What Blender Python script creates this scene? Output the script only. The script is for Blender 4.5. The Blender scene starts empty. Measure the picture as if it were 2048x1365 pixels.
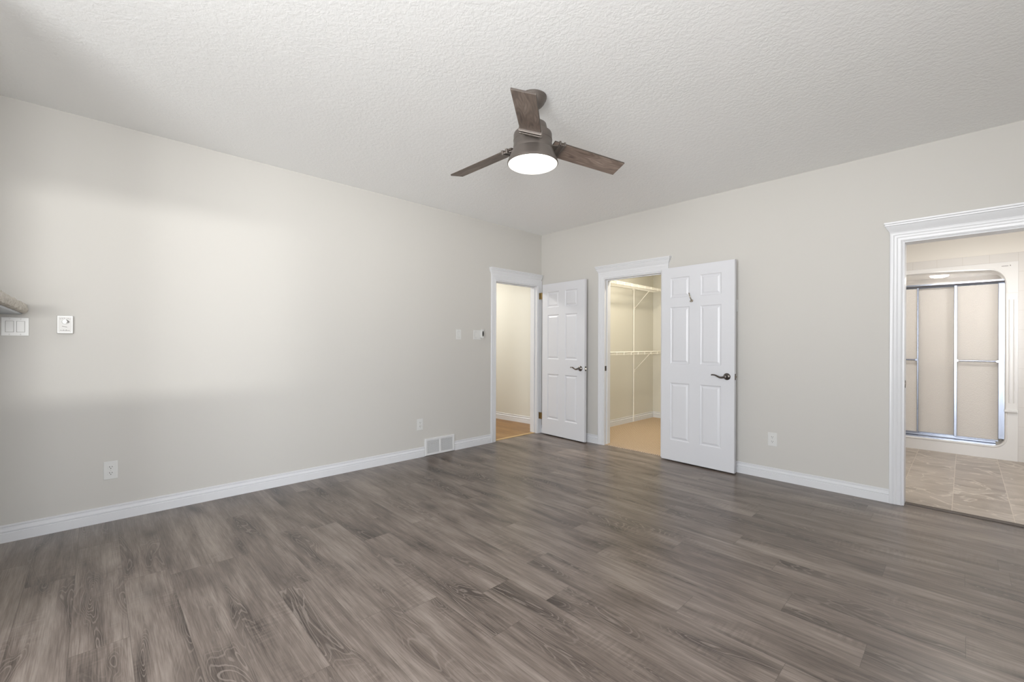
import bpy, bmesh, math, random
from math import pi, sin, cos, radians as R
from mathutils import Vector, Matrix

random.seed(7)
sc = bpy.context.scene
C = sc.collection

# ------------------------------------------------------------------ camera
cam_d = bpy.data.cameras.new('camera')
cam = bpy.data.objects.new('camera', cam_d); C.objects.link(cam); sc.camera = cam
cam_d.sensor_width = 36.0; cam_d.lens = 36.0 * 867.73 / 2048; cam_d.shift_y = 5.67 / 2048
cam_d.clip_start = 0.05
yaw, roll = 0.8065066, 0.0035
f = Vector((-sin(yaw), cos(yaw), 0)); r = Vector((cos(yaw), sin(yaw), 0)); u = Vector((0, 0, 1))
r2 = r * cos(roll) + u * sin(roll); u2 = u * cos(roll) - r * sin(roll)
m3 = Matrix((r2, u2, -f)).transposed()
cam.matrix_world = Matrix.Translation((4.0776, -4.4737, 1.2310)) @ m3.to_4x4()

# ------------------------------------------------------------------ world, light, exposure
sc.view_settings.view_transform = 'Standard'; sc.view_settings.look = 'None'
sc.view_settings.gamma = 1.0; sc.view_settings.exposure = 0.37
try: sc.view_settings.use_curve_mapping = False
except Exception: pass
sc.cycles.use_denoising = True
sc.cycles.max_bounces = 10; sc.cycles.diffuse_bounces = 6; sc.cycles.glossy_bounces = 4
sc.cycles.transmission_bounces = 6; sc.cycles.caustics_reflective = False; sc.cycles.caustics_refractive = False
sc.cycles.sample_clamp_indirect = 6.0

w = bpy.data.worlds.new('sky'); sc.world = w; w.use_nodes = True
nt = w.node_tree; bg = nt.nodes['Background']
tc = nt.nodes.new('ShaderNodeTexCoord'); sp = nt.nodes.new('ShaderNodeSeparateXYZ'); rp = nt.nodes.new('ShaderNodeValToRGB')
mp = nt.nodes.new('ShaderNodeMapRange'); mp.inputs[1].default_value = -0.8; mp.inputs[2].default_value = 0.8
nt.links.new(tc.outputs['Generated'], sp.inputs[0]); nt.links.new(sp.outputs['Z'], mp.inputs[0]); nt.links.new(mp.outputs[0], rp.inputs[0])
# bright ground below the horizon, paler sky above
rp.color_ramp.elements[0].color = (0.36, 0.365, 0.365, 1); rp.color_ramp.elements[1].color = (0.40, 0.44, 0.50, 1)
for p_, c_ in ((0.26, (0.44, 0.445, 0.445, 1)), (0.36, (0.88, 0.89, 0.90, 1)), (0.44, (1.0, 1.0, 1.0, 1)), (0.52, (0.64, 0.655, 0.675, 1))):
    e = rp.color_ramp.elements.new(p_); e.color = c_
nt.links.new(rp.outputs[0], bg.inputs[0]); bg.inputs[1].default_value = 22.5

def lamp(name, kind, loc, energy, color=(1, 1, 1), size=None, size_y=None, rot=None, aim=None, portal=False):
    d = bpy.data.lights.new(name, kind); d.energy = energy; d.color = color
    if kind == 'AREA':
        d.shape = 'RECTANGLE' if size_y else 'DISK'; d.size = size
        if size_y: d.size_y = size_y
        if portal: d.cycles.is_portal = True
    elif kind in ('POINT', 'SPOT') and size: d.shadow_soft_size = size
    o = bpy.data.objects.new(name, d); C.objects.link(o); o.location = loc
    if aim is not None: o.rotation_euler = (Vector(aim) - Vector(loc)).to_track_quat('-Z', 'Y').to_euler()
    elif rot: o.rotation_euler = rot
    return o

# daylight through the windows behind and beside the camera (portals guide the sky light)
FWY = -6.4                         # front wall, behind the camera
RWX = 4.95                         # right wall, beside the camera
lamp('window_daylight', 'AREA', (3.775, FWY - 0.06, 1.4), 1, size=1.95, size_y=1.9, aim=(3.775, 0, 1.4), portal=True)
lamp('side_window_daylight', 'AREA', (RWX + 0.06, -4.9, 1.54), 1, size=1.8, size_y=1.33, aim=(0, -4.9, 1.54), portal=True)
lamp('bath_window_daylight', 'AREA', (6.06, 1.3, 1.5), 1, size=0.8, size_y=0.8, aim=(0, 1.3, 1.5), portal=True)
# low hazy light from outdoors that reaches the left wall through the side window
lamp('hazy_low_light', 'AREA', (45.0, -8.75, 1.55), 4300, (1.0, 0.985, 0.96), size=8.0, size_y=1.2, aim=(0, -4.0, 1.54))

# ------------------------------------------------------------------ materials
def mat(name, color, rough=0.5, metal=0.0, spec=0.5, emit=None, estr=0.0):
    m = bpy.data.materials.new(name); m.use_nodes = True
    b = m.node_tree.nodes['Principled BSDF']
    b.inputs['Base Color'].default_value = (*color, 1); b.inputs['Roughness'].default_value = rough
    b.inputs['Metallic'].default_value = metal; b.inputs['Specular IOR Level'].default_value = spec
    if emit:
        b.inputs['Emission Color'].default_value = (*emit, 1); b.inputs['Emission Strength'].default_value = estr
    return m

class NG:
    """small helper to write node graphs"""
    def __init__(s, m): s.t = m.node_tree; s.N = s.t.nodes; s.L = s.t.links; s.b = s.N['Principled BSDF']
    def put(s, sock, v):
        if hasattr(v, 'node'): s.L.new(v, sock)
        elif v is not None: sock.default_value = v
    def math(s, op, a, b=None, c=None, clamp=False):
        n = s.N.new('ShaderNodeMath'); n.operation = op; n.use_clamp = clamp
        for i, v in enumerate((a, b, c)): s.put(n.inputs[i], v)
        return n.outputs[0]
    def coord(s, kind='Object'):
        return s.N.new('ShaderNodeTexCoord').outputs[kind]
    def sep(s, v):
        n = s.N.new('ShaderNodeSeparateXYZ'); s.L.new(v, n.inputs[0]); return n.outputs
    def comb(s, x, y, z=0.0):
        n = s.N.new('ShaderNodeCombineXYZ')
        for i, v in enumerate((x, y, z)): s.put(n.inputs[i], v)
        return n.outputs[0]
    def noise(s, vec, scale=5.0, detail=2.0, rough=0.5, dist=0.0):
        n = s.N.new('ShaderNodeTexNoise'); s.L.new(vec, n.inputs['Vector'])
        n.inputs['Scale'].default_value = scale; n.inputs['Detail'].default_value = detail
        n.inputs['Roughness'].default_value = rough; n.inputs['Distortion'].default_value = dist
        return n.outputs[0]
    def white(s, vec, dim='3D'):
        n = s.N.new('ShaderNodeTexWhiteNoise'); n.noise_dimensions = dim
        s.L.new(vec, n.inputs['W' if dim == '1D' else 'Vector']); return n.outputs['Value']
    def ramp(s, fac, stops, mode='LINEAR'):
        n = s.N.new('ShaderNodeValToRGB'); cr = n.color_ramp; cr.interpolation = mode
        cr.elements[0].position, cr.elements[-1].position = stops[0][0], stops[-1][0]
        for p, c in stops[1:-1]: cr.elements.new(p)
        for el, (p, c) in zip(cr.elements, stops):
            el.color = (c, c, c, 1) if isinstance(c, (int, float)) else (*c, 1)
        s.L.new(fac, n.inputs[0]); return n.outputs[0]
    def mix(s, fac, a, b, mode='MIX'):
        n = s.N.new('ShaderNodeMix'); n.data_type = 'RGBA'; n.blend_type = mode
        s.put(n.inputs[0], fac)
        for i, v in ((6, a), (7, b)):
            if isinstance(v, tuple): v = (*v, 1) if len(v) == 3 else v
            s.put(n.inputs[i], v)
        return n.outputs[2]
    def bump(s, h, strength=0.3, dist=0.01):
        n = s.N.new('ShaderNodeBump'); n.inputs['Strength'].default_value = strength; n.inputs['Distance'].default_value = dist
        s.L.new(h, n.inputs['Height']); s.L.new(n.outputs[0], s.b.inputs['Normal']); return n
    def color(s, c): s.put(s.b.inputs['Base Color'], c)

def painted(name, color, rough=0.55, scale=120, strength=0.08):
    m = mat(name, color, rough); g = NG(m)
    g.bump(g.noise(g.coord(), scale, 2.0), strength, 0.002)
    return m

M = {}
M['wall'] = painted('greige wall paint', (0.515, 0.500, 0.470), 0.6, 90, 0.06)
M['wall_warm'] = painted('cream wall paint', (0.59, 0.575, 0.515), 0.6, 90, 0.06)
M['bath_wall'] = painted('pale bathroom paint', (0.66, 0.625, 0.575), 0.6, 90, 0.06)
M['trim'] = painted('white trim paint', (0.635, 0.64, 0.655), 0.34, 200, 0.03)
M['door'] = painted('white door paint', (0.605, 0.61, 0.635), 0.36, 240, 0.05)
M['plastic'] = mat('white plastic', (0.60, 0.60, 0.585), 0.35)
M['plastic_dim'] = mat('off white plastic', (0.54, 0.53, 0.51), 0.4)
M['grey_mark'] = mat('grey print', (0.18, 0.17, 0.16), 0.6)
M['gap'] = mat('shadow gap grey', (0.36, 0.355, 0.34), 0.6)
M['slot'] = mat('dark slot', (0.03, 0.028, 0.026), 0.6)
M['bronze'] = mat('oiled bronze metal', (0.150, 0.130, 0.116), 0.40, 0.6)
M['pewter'] = mat('dark pewter', (0.16, 0.145, 0.135), 0.24, 0.95)
M['nickel'] = mat('brushed nickel', (0.52, 0.47, 0.38), 0.25, 1.0)
M['brass'] = mat('aged brass', (0.27, 0.19, 0.085), 0.30, 1.0)
M['chrome'] = mat('polished aluminium', (0.32, 0.35, 0.42), 0.26, 1.0)
M['lens'] = mat('lit frosted lens', (0.9, 0.88, 0.82), 0.5, emit=(1.0, 0.94, 0.84), estr=1.7)
M['acrylic'] = mat('white acrylic', (0.66, 0.645, 0.63), 0.18)
M['wire'] = mat('white vinyl wire', (0.78, 0.76, 0.70), 0.35)
M['vent'] = mat('white enamel', (0.63, 0.63, 0.63), 0.4)
M['vent_shade'] = mat('duct shade grey', (0.10, 0.10, 0.10), 0.6)  # dark tone stands for the shade behind the vent louvres
M['dark_strip'] = mat('dark brown threshold', (0.055, 0.040, 0.030), 0.5)
M['outside'] = mat('outdoor ground', (0.4, 0.4, 0.38), 0.9)

def ceiling_mat():
    m = mat('textured white ceiling', (0.87, 0.875, 0.87), 0.85); g = NG(m); co = g.coord()
    a = g.noise(co, 48, 3.0, 0.55, 0.5); b = g.noise(co, 130, 2.0, 0.5)
    h = g.math('ADD', g.ramp(a, [(0.36, 0.0), (0.64, 1.0)]), g.math('MULTIPLY', b, 0.5))
    g.bump(h, 0.28, 0.003); return m
M['ceiling'] = ceiling_mat()

def plank_mat(name, pw, pl, along_x, tones, gloss=0.30, fig=1.0, seam=0.5):
    """wood planks: each plank has its own tone, long grain, cathedral rings and a few knots"""
    m = mat(name, tones[1], gloss); g = NG(m); x, y, z = g.sep(g.coord())
    if not along_x: x, y = y, x
    row = g.math('FLOOR', g.math('DIVIDE', y, pw))
    xs = g.math('ADD', x, g.math('MULTIPLY', g.white(row, '1D'), pl))
    col = g.math('FLOOR', g.math('DIVIDE', xs, pl))
    idn = g.white(g.comb(row, col, 3.1)); id2 = g.white(g.comb(row, col, 7.7))
    yl = g.math('ADD', y, g.math('MULTIPLY', idn, 37.0)); xl = g.math('ADD', x, g.math('MULTIPLY', id2, 53.0))
    # cloudy tone along the board
    cloud = g.noise(g.comb(g.math('MULTIPLY', xl, 1.5), g.math('MULTIPLY', yl, 7.5), 0.0), 1.0, 3.0, 0.55, 0.4)
    # long noise field; its contour lines are the cathedral figure
    fld = g.noise(g.comb(g.math('MULTIPLY', xl, 1.35), g.math('MULTIPLY', yl, 7.0), 4.0), 1.0, 2.0, 0.40, 0.7)
    wob = g.noise(g.comb(g.math('MULTIPLY', xl, 14.0), g.math('MULTIPLY', yl, 40.0), 6.0), 1.0, 2.0, 0.5)
    ring = g.math('SINE', g.math('ADD', g.math('MULTIPLY', fld, 185.0), g.math('MULTIPLY', wob, 3.4)))
    fib = g.noise(g.comb(g.math('MULTIPLY', xl, 8.0), g.math('MULTIPLY', yl, 230.0), 0.0), 1.0, 2.0, 0.6)
    fib2 = g.noise(g.comb(g.math('MULTIPLY', xl, 2.4), g.math('MULTIPLY', yl, 55.0), 9.0), 1.0, 3.0, 0.6)
    # dark heart zones carry the rings
    zone = g.ramp(g.math('ADD', fld, g.math('MULTIPLY', g.math('SUBTRACT', cloud, 0.5), 0.25)), [(0.50, 0.0), (0.66, 1.0)])
    saw = g.noise(g.comb(g.math('MULTIPLY', xl, 70.0), g.math('MULTIPLY', yl, 9.0), 3.0), 1.0, 2.0, 0.5)
    sawz = g.ramp(g.noise(g.comb(g.math('MULTIPLY', xl, 2.0), g.math('MULTIPLY', yl, 5.0), 8.0), 1.0, 1.0), [(0.52, 0.0), (0.66, 1.0)])
    knot_n = g.N.new('ShaderNodeTexVoronoi'); knot_n.inputs['Scale'].default_value = 1.0; knot_n.inputs['Randomness'].default_value = 1.0
    g.L.new(g.comb(g.math('ADD', g.math('MULTIPLY', xl, 1.6), g.math('MULTIPLY', wob, 0.10)), g.math('ADD', g.math('MULTIPLY', yl, 3.2), g.math('MULTIPLY', fib2, 0.08)), 0.0), knot_n.inputs['Vector'])
    knot = g.ramp(knot_n.outputs['Distance'], [(0.05, 1.0), (0.11, 0.55), (0.26, 0.0)])
    tone = g.math('ADD', g.math('MULTIPLY', idn, 0.13), g.math('MULTIPLY', cloud, 0.95))
    tone = g.math('ADD', tone, g.math('MULTIPLY', g.math('SUBTRACT', fib, 0.5), 0.55))
    tone = g.math('ADD', tone, g.math('MULTIPLY', g.math('SUBTRACT', fib2, 0.5), 0.62))
    tone = g.math('ADD', tone, g.math('MULTIPLY', g.math('MULTIPLY', g.math('SUBTRACT', saw, 0.5), sawz), 0.35 * fig))
    tone = g.math('SUBTRACT', tone, g.math('MULTIPLY', zone, 0.26 * fig))
    base = g.ramp(tone, [(0.14, tones[0]), (0.50, tones[1]), (0.88, tones[2])])
    line = g.math('MULTIPLY', g.ramp(ring, [(0.55, 0.0), (0.98, 1.0)]), g.math('MULTIPLY', zone, 0.46 * fig))
    c = g.mix(line, base, tones[2])
    c = g.mix(g.math('MULTIPLY', knot, 0.62 * fig), c, tuple(v * 0.75 for v in tones[0]))
    # seams
    fy = g.math('FRACT', g.math('DIVIDE', y, pw)); fx = g.math('FRACT', g.math('DIVIDE', xs, pl))
    sy = g.math('LESS_THAN', g.math('MINIMUM', fy, g.math('SUBTRACT', 1.0, fy)), 0.0011 / pw)
    sx = g.math('LESS_THAN', g.math('MINIMUM', fx, g.math('SUBTRACT', 1.0, fx)), 0.0011 / pl)
    sm = g.math('MAXIMUM', sy, sx)
    c = g.mix(g.math('MULTIPLY', sm, seam), c, tones[0])
    g.color(c)
    g.bump(g.math('SUBTRACT', g.math('MULTIPLY', fib, 0.5), sm), 0.10, 0.002)
    g.put(g.b.inputs['Roughness'], g.math('ADD', gloss - 0.06, g.math('MULTIPLY', fib2, 0.14)))
    return m
M['floor'] = plank_mat('weathered oak planks', 0.182, 1.22, True, ((0.044, 0.032, 0.026), (0.152, 0.120, 0.100), (0.290, 0.244, 0.210)))
M['oak'] = plank_mat('golden oak strip floor', 0.083, 0.9, True, ((0.13, 0.060, 0.014), (0.24, 0.120, 0.032), (0.36, 0.205, 0.070)), 0.35, 0.5)
M['oak_light'] = mat('pale oak strip', (0.50, 0.34, 0.15), 0.4)

def blade_mat():
    m = mat('grey brown oak veneer', (0.2, 0.15, 0.12), 0.45); g = NG(m); x, y, z = g.sep(g.coord())
    v = g.comb(g.math('MULTIPLY', x, 4.0), g.math('MULTIPLY', y, 22.0), 0.0)
    fld = g.noise(v, 0.8, 2.0, 0.5, 0.8); ring = g.math('SINE', g.math('MULTIPLY', fld, 34.0))
    fib = g.noise(g.comb(g.math('MULTIPLY', x, 9.0), g.math('MULTIPLY', y, 190.0), 0.0), 1.0, 2.0)
    t = g.math('ADD', g.math('MULTIPLY', fld, 0.8), g.math('ADD', g.math('MULTIPLY', ring, 0.10), g.math('MULTIPLY', g.math('SUBTRACT', fib, 0.5), 0.5)))
    g.color(g.ramp(t, [(0.1, (0.085, 0.060, 0.048)), (0.45, (0.185, 0.140, 0.115)), (0.8, (0.30, 0.24, 0.20))]))
    return m
M['blade'] = blade_mat()
M['blade_edge'] = mat('dark blade edge', (0.05, 0.038, 0.03), 0.5)

def carpet_mat():
    m = mat('woven beige carpet', (0.5, 0.4, 0.3), 0.95, spec=0.1); g = NG(m); x, y, z = g.sep(g.coord())
    k = 2 * pi / 0.046
    a = g.math('SINE', g.math('MULTIPLY', g.math('ADD', x, y), k)); b = g.math('SINE', g.math('MULTIPLY', g.math('SUBTRACT', x, y), k))
    wv = g.math('MULTIPLY', a, b); n = g.noise(g.coord(), 140, 2.0)
    h = g.math('ADD', g.math('MULTIPLY', wv, 0.5), g.math('MULTIPLY', n, 0.6))
    g.color(g.ramp(g.math('ADD', h, 0.2), [(0.05, (0.25, 0.17, 0.10)), (0.5, (0.49, 0.37, 0.255)), (0.9, (0.66, 0.54, 0.42))]))
    g.bump(h, 0.9, 0.008); return m
M['carpet'] = carpet_mat()

def slate_mat():
    m = mat('beige stone look tile', (0.4, 0.34, 0.28), 0.38); g = NG(m); x, y, z = g.sep(g.coord())
    cw, cl = 0.3085, 0.635
    xs = g.math('ADD', x, -0.930)       # grout columns at x = 4.015 + n * 0.3085
    cx = g.math('DIVIDE', xs, cw); col = g.math('FLOOR', cx)
    off = g.math('MULTIPLY', g.math('MODULO', g.math('ADD', col, 41.0), 2.0), 0.5)
    cy = g.math('ADD', g.math('DIVIDE', y, cl), off); row = g.math('FLOOR', cy)
    idn = g.white(g.comb(col, row, 1.0))
    p = g.comb(g.math('ADD', x, g.math('MULTIPLY', idn, 9.0)), g.math('ADD', y, g.math('MULTIPLY', idn, 23.0)), 0.0)
    a = g.noise(p, 3.2, 4.0, 0.6, 0.9)
    lay = g.noise(g.comb(g.math('MULTIPLY', x, 2.0), g.math('ADD', g.math('MULTIPLY', y, 9.0), g.math('MULTIPLY', idn, 31.0)), 0.0), 1.0, 3.0, 0.5, 0.6)
    vein = g.ramp(g.math('ABSOLUTE', g.math('SUBTRACT', g.noise(p, 2.0, 3.0, 0.5, 1.6), 0.5)), [(0.0, 1.0), (0.022, 0.0)])
    t = g.math('ADD', g.math('MULTIPLY', a, 0.55), g.math('ADD', g.math('MULTIPLY', lay, 0.45), g.math('MULTIPLY', g.math('SUBTRACT', idn, 0.5), 0.14)))
    c = g.ramp(t, [(0.30, (0.225, 0.185, 0.150)), (0.52, (0.335, 0.285, 0.235)), (0.75, (0.46, 0.405, 0.35))])
    c = g.mix(g.math('MULTIPLY', vein, 0.55), c, (0.62, 0.56, 0.48))
    fx = g.math('FRACT', cx); fy = g.math('FRACT', cy)
    sx = g.math('LESS_THAN', g.math('MINIMUM', fx, g.math('SUBTRACT', 1.0, fx)), 0.0022 / cw)
    sy = g.math('LESS_THAN', g.math('MINIMUM', fy, g.math('SUBTRACT', 1.0, fy)), 0.0022 / cl)
    sm = g.math('MAXIMUM', sx, sy)
    g.color(g.mix(g.math('MULTIPLY', sm, 0.75), c, (0.52, 0.45, 0.37)))
    g.bump(g.math('SUBTRACT', a, sm), 0.2, 0.003); return m
M['slate'] = slate_mat()

def walltile_mat():
    m = mat('white glazed wall tile', (0.60, 0.575, 0.55), 0.16); g = NG(m); x, y, z = g.sep(g.coord())
    ts = 0.2055
    fx = g.math('FRACT', g.math('DIVIDE', g.math('SUBTRACT', x, 4.470), ts)); fz = g.math('FRACT', g.math('DIVIDE', g.math('SUBTRACT', z, 2.222), ts))
    s = g.math('LESS_THAN', g.math('MINIMUM', g.math('MINIMUM', fx, g.math('SUBTRACT', 1.0, fx)), g.math('MINIMUM', fz, g.math('SUBTRACT', 1.0, fz))), 0.010)
    g.color(g.mix(g.math('MULTIPLY', s, 0.6), (0.60, 0.575, 0.55), (0.50, 0.46, 0.42)))
    g.bump(g.math('SUBTRACT', 1.0, s), 0.3, 0.002); return m
M['walltile'] = walltile_mat()

def stone_mat():
    m = mat('rough beige stone', (0.4, 0.37, 0.33), 0.8); g = NG(m); co = g.coord()
    a = g.noise(co, 22, 5.0, 0.65, 0.6); b = g.noise(co, 70, 3.0, 0.6)
    t = g.math('ADD', g.math('MULTIPLY', a, 0.7), g.math('MULTIPLY', b, 0.35))
    g.color(g.ramp(t, [(0.33, (0.26, 0.235, 0.20)), (0.44, (0.60, 0.565, 0.505)), (0.62, (0.76, 0.73, 0.67))]))
    g.bump(t, 0.8, 0.012); return m
M['stone'] = stone_mat()

def pebble_glass():
    m = mat('pebbled obscure glass', (0.85, 0.805, 0.755), 0.20); g = NG(m)
    g.b.inputs['Transmission Weight'].default_value = 0.32; g.b.inputs['IOR'].default_value = 1.25
    x, y, z = g.sep(g.coord())
    g.bump(g.noise(g.coord(), 130, 2.0, 0.5), 0.8, 0.005); return m
M['glass'] = pebble_glass()

# ------------------------------------------------------------------ mesh tools
class MB:
    def __init__(s): s.v = []; s.f = []; s.mi = []
    def add(s, vs, fs, mi=0):
        b = len(s.v); s.v += [tuple(p) for p in vs]
        for q in fs: s.f.append([b + i for i in q]); s.mi.append(mi)
        return s
    def box(s, x0, x1, y0, y1, z0, z1, mi=0):
        vs = [(x, y, z) for z in (z0, z1) for y in (y0, y1) for x in (x0, x1)]
        return s.add(vs, [(0, 2, 3, 1), (4, 5, 7, 6), (0, 1, 5, 4), (2, 6, 7, 3), (0, 4, 6, 2), (1, 3, 7, 5)], mi)
    def lathe(s, prof, n=48, c=(0, 0, 0), axis='z', mi=0):
        vs, fs = [], []
        for rr, h in prof:
            for k in range(n):
                a = 2 * pi * k / n; p, q = rr * cos(a), rr * sin(a)
                if axis == 'z': vs.append((c[0] + p, c[1] + q, c[2] + h))
                elif axis == 'y': vs.append((c[0] + p, c[1] + h, c[2] - q))
                else: vs.append((c[0] + h, c[1] + p, c[2] + q))
        for i in range(len(prof) - 1):
            for k in range(n): fs.append((i * n + k, i * n + (k + 1) % n, (i + 1) * n + (k + 1) % n, (i + 1) * n + k))
        fs.append(tuple(reversed(range(n)))); fs.append(tuple((len(prof) - 1) * n + k for k in range(n)))
        return s.add(vs, fs, mi)
    def tube(s, pts, rad, n=10, mi=0, flat=None):
        pts = [Vector(p) for p in pts]; rads = rad if isinstance(rad, (list, tuple)) else [rad] * len(pts)
        vs, fs = [], []; prev = None
        for i, p in enumerate(pts):
            t = (pts[min(i + 1, len(pts) - 1)] - pts[max(i - 1, 0)]).normalized()
            if prev is None:
                a = Vector((0, 0, 1)) if abs(t.z) < 0.9 else Vector((1, 0, 0)); prev = t.cross(a).normalized()
            nn = (prev - t * prev.dot(t)).normalized(); bb = t.cross(nn); prev = nn
            for k in range(n):
                a = 2 * pi * k / n; vs.append(p + nn * cos(a) * rads[i] * (flat or 1) + bb * sin(a) * rads[i])
        for i in range(len(pts) - 1):
            for k in range(n): fs.append((i * n + k, i * n + (k + 1) % n, (i + 1) * n + (k + 1) % n, (i + 1) * n + k))
        fs.append(tuple(reversed(range(n)))); fs.append(tuple((len(pts) - 1) * n + k for k in range(n)))
        return s.add(vs, fs, mi)
    def loft(s, rings, closed=True, caps=True, mi=0):
        n = len(rings[0]); vs = [p for rg in rings for p in rg]; fs = []
        for i in range(len(rings) - 1):
            for k in range(n if closed else n - 1): fs.append((i * n + k, i * n + (k + 1) % n, (i + 1) * n + (k + 1) % n, (i + 1) * n + k))
        if caps: fs.append(tuple(reversed(range(n)))); fs.append(tuple((len(rings) - 1) * n + k for k in range(n)))
        return s.add(vs, fs, mi)
    def prism(s, poly, a, b, axis='y', mi=0):
        def P(p, h): return (p[0], h, p[1]) if axis == 'y' else ((h, p[0], p[1]) if axis == 'x' else (p[0], p[1], h))
        return s.loft([[P(p, a) for p in poly], [P(p, b) for p in poly]], mi=mi)

def obj(name, mb, m, parent=None, smooth=None, bevel=0.0, seg=2, loc=None, rotz=0.0):
    me = bpy.data.meshes.new(name); me.from_pydata(mb.v, [], mb.f)
    bm = bmesh.new(); bm.from_mesh(me); bmesh.ops.recalc_face_normals(bm, faces=bm.faces[:]); bm.to_mesh(me); bm.free()
    for mm in (m if isinstance(m, (list, tuple)) else [m]): me.materials.append(mm)
    for p, i in zip(me.polygons, mb.mi): p.material_index = i
    if smooth is not None:
        for p in me.polygons: p.use_smooth = True
        me.set_sharp_from_angle(angle=R(smooth))
    o = bpy.data.objects.new(name, me); C.objects.link(o)
    if parent: o.parent = parent
    if loc: o.location = loc
    if rotz: o.rotation_euler.z = rotz
    if bevel:
        md = o.modifiers.new('bevel', 'BEVEL'); md.width = bevel; md.segments = seg; md.limit_method = 'ANGLE'; md.angle_limit = R(35)
    return o

def tag(o, label, cat, group=None):
    o['label'] = label; o['category'] = cat
    if group: o['group'] = group
    return o
def thing(name, label, cat, loc=(0, 0, 0), rotz=0.0, group=None):
    o = bpy.data.objects.new(name, None); C.objects.link(o); o.empty_display_size = 0.1
    o.location = loc; o.rotation_euler.z = rotz
    return tag(o, label, cat, group)
def struct(name, mb, m, label=None, cat=None, **k):
    o = obj(name, mb, m, **k); o['kind'] = 'structure'
    if label: tag(o, label, cat)
    return o
def dup(o, parent=None, loc=None, rot=None):
    c = o.copy(); C.objects.link(c)
    if parent: c.parent = parent
    if loc is not None: c.location = loc
    if rot is not None: c.rotation_euler = rot
    for ch in [x for x in bpy.data.objects if x.parent == o]: dup(ch, c)
    return c

LW = pi / 2        # turn of things fixed to the left wall: local x runs along the wall to the right, local -y stands out of it
H = 2.74           # ceiling height
T = 0.12           # wall thickness
EN0, EN1 = -0.855, -0.080      # entry opening in the left wall (y)
CL0, CL1 = 1.030, 1.785        # closet opening in the back wall (x)
BA0, BA1 = 3.747, 4.560        # bathroom opening in the back wall (x)
OH = 2.030                     # opening height

# ------------------------------------------------------------------ the room
struct('floor', MB().prism([(0, FWY), (RWX, FWY), (RWX, 0), (BA1, 0), (BA1, 0.05), (BA0, 0.05), (BA0, 0), (CL1, 0), (CL1, 0.02), (CL0, 0.02), (CL0, 0), (0, 0), (0, EN1), (-0.03, EN1), (-0.03, EN0), (0, EN0)], -0.06, 0.0, 'z'), M['floor'], 'grey brown oak plank floor of the empty bedroom', 'floor')
struct('ceiling', MB().box(-T, RWX + T, FWY - T, T, H, H + 0.1), M['ceiling'], 'white textured bedroom ceiling with the fan on it', 'ceiling')
def wall_poly(a0, a1, ops):
    P = [(a0, 0)]
    for o0, o1 in ops: P += [(o0, 0), (o0, OH), (o1, OH), (o1, 0)]
    return P + [(a1, 0), (a1, H), (a0, H)]
struct('wall_left', MB().prism(wall_poly(FWY, 0, [(EN0, EN1)]), -T, 0, 'x'), M['wall'], 'long greige wall with the thermostat and the entry doorway', 'wall')
struct('wall_back', MB().prism(wall_poly(-T, RWX + T, [(CL0, CL1), (BA0, BA1)]), 0, T, 'y'), M['wall'], 'greige wall with the closet and bathroom doorways', 'wall')
def holed(o0, o1, z0, z1, a0, a1, c0, c1, axis):
    mb = MB()
    for p0, p1, q0, q1 in ((a0, o0, 0, H), (o1, a1, 0, H), (o0, o1, 0, z0), (o0, o1, z1, H)):
        if axis == 'y': mb.box(p0, p1, c0, c1, q0, q1)
        else: mb.box(c0, c1, p0, p1, q0, q1)
    return mb
struct('wall_front', holed(2.8, 4.75, 0.45, 2.35, 0, RWX, FWY - T, FWY, 'y'), M['wall'])
struct('wall_fireplace', MB().box(0, 1.5, FWY, -4.98, 0, H), M['wall'])
struct('wall_right', holed(-5.8, -4.0, 0.875, 2.20, FWY - T, 0, RWX, RWX + T, 'x'), M['wall'])
def window_frame(name, along, a0, a1, z0, z1, c0, c1):
    wm = MB(); t = 0.05
    for p0, p1, q0, q1 in ((a0, a0 + t, z0, z1), (a1 - t, a1, z0, z1), (a0, a1, z0, z0 + t), (a0, a1, z1 - t, z1), ((a0 + a1) / 2 - 0.02, (a0 + a1) / 2 + 0.02, z0, z1)):
        if along == 'x': wm.box(p0, p1, c0, c1, q0, q1)
        else: wm.box(c0, c1, p0, p1, q0, q1)
    return struct(name, wm, M['trim'])
window_frame('window_1', 'x', 2.8, 4.75, 0.45, 2.35, FWY - 0.09, FWY - 0.03)
window_frame('window_2', 'y', -5.8, -4.0, 0.875, 2.20, RWX + 0.03, RWX + 0.09)

# baseboards
BPROF = [(0, 0), (0.014, 0), (0.014, 0.056), (0.0095, 0.0595), (0.0095, 0.063), (0.0140, 0.067), (0.0130, 0.075), (0.0065, 0.082), (0.0055, 0.092), (0.0095, 0.096), (0.0095, 0.103), (0.006, 0.106), (0, 0.106)]
def baseboard(name, axis, a0, a1, c, sgn, m, label=None, sc_=1.0):
    P = [(c + sgn * d * sc_, z) for d, z in BPROF]
    mb = MB()
    if axis == 'y': mb.loft([[(p[0], a0, p[1]) for p in P], [(p[0], a1, p[1]) for p in P]])
    else: mb.loft([[(a0, p[0], p[1]) for p in P], [(a1, p[0], p[1]) for p in P]])
    return struct(name, mb, m, label, 'baseboard' if label else None, smooth=25)
CW = 0.075
baseboard('baseboard_left', 'y', FWY, -1.888, 0, 1, M['trim'], 'long white baseboard under the thermostat wall')
baseboard('baseboard_left.001', 'y', -1.486, EN0 - CW, 0, 1, M['trim'], 'short white baseboard between floor vent and entry doorway')
baseboard('baseboard_back', 'x', 0.0, CL0 - CW, 0, -1, M['trim'], 'short white baseboard between entry door and closet casing')
baseboard('baseboard_back.001', 'x', CL1 + CW, BA0 - CW, 0, -1, M['trim'], 'white baseboard between closet door and bathroom doorway')
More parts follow.
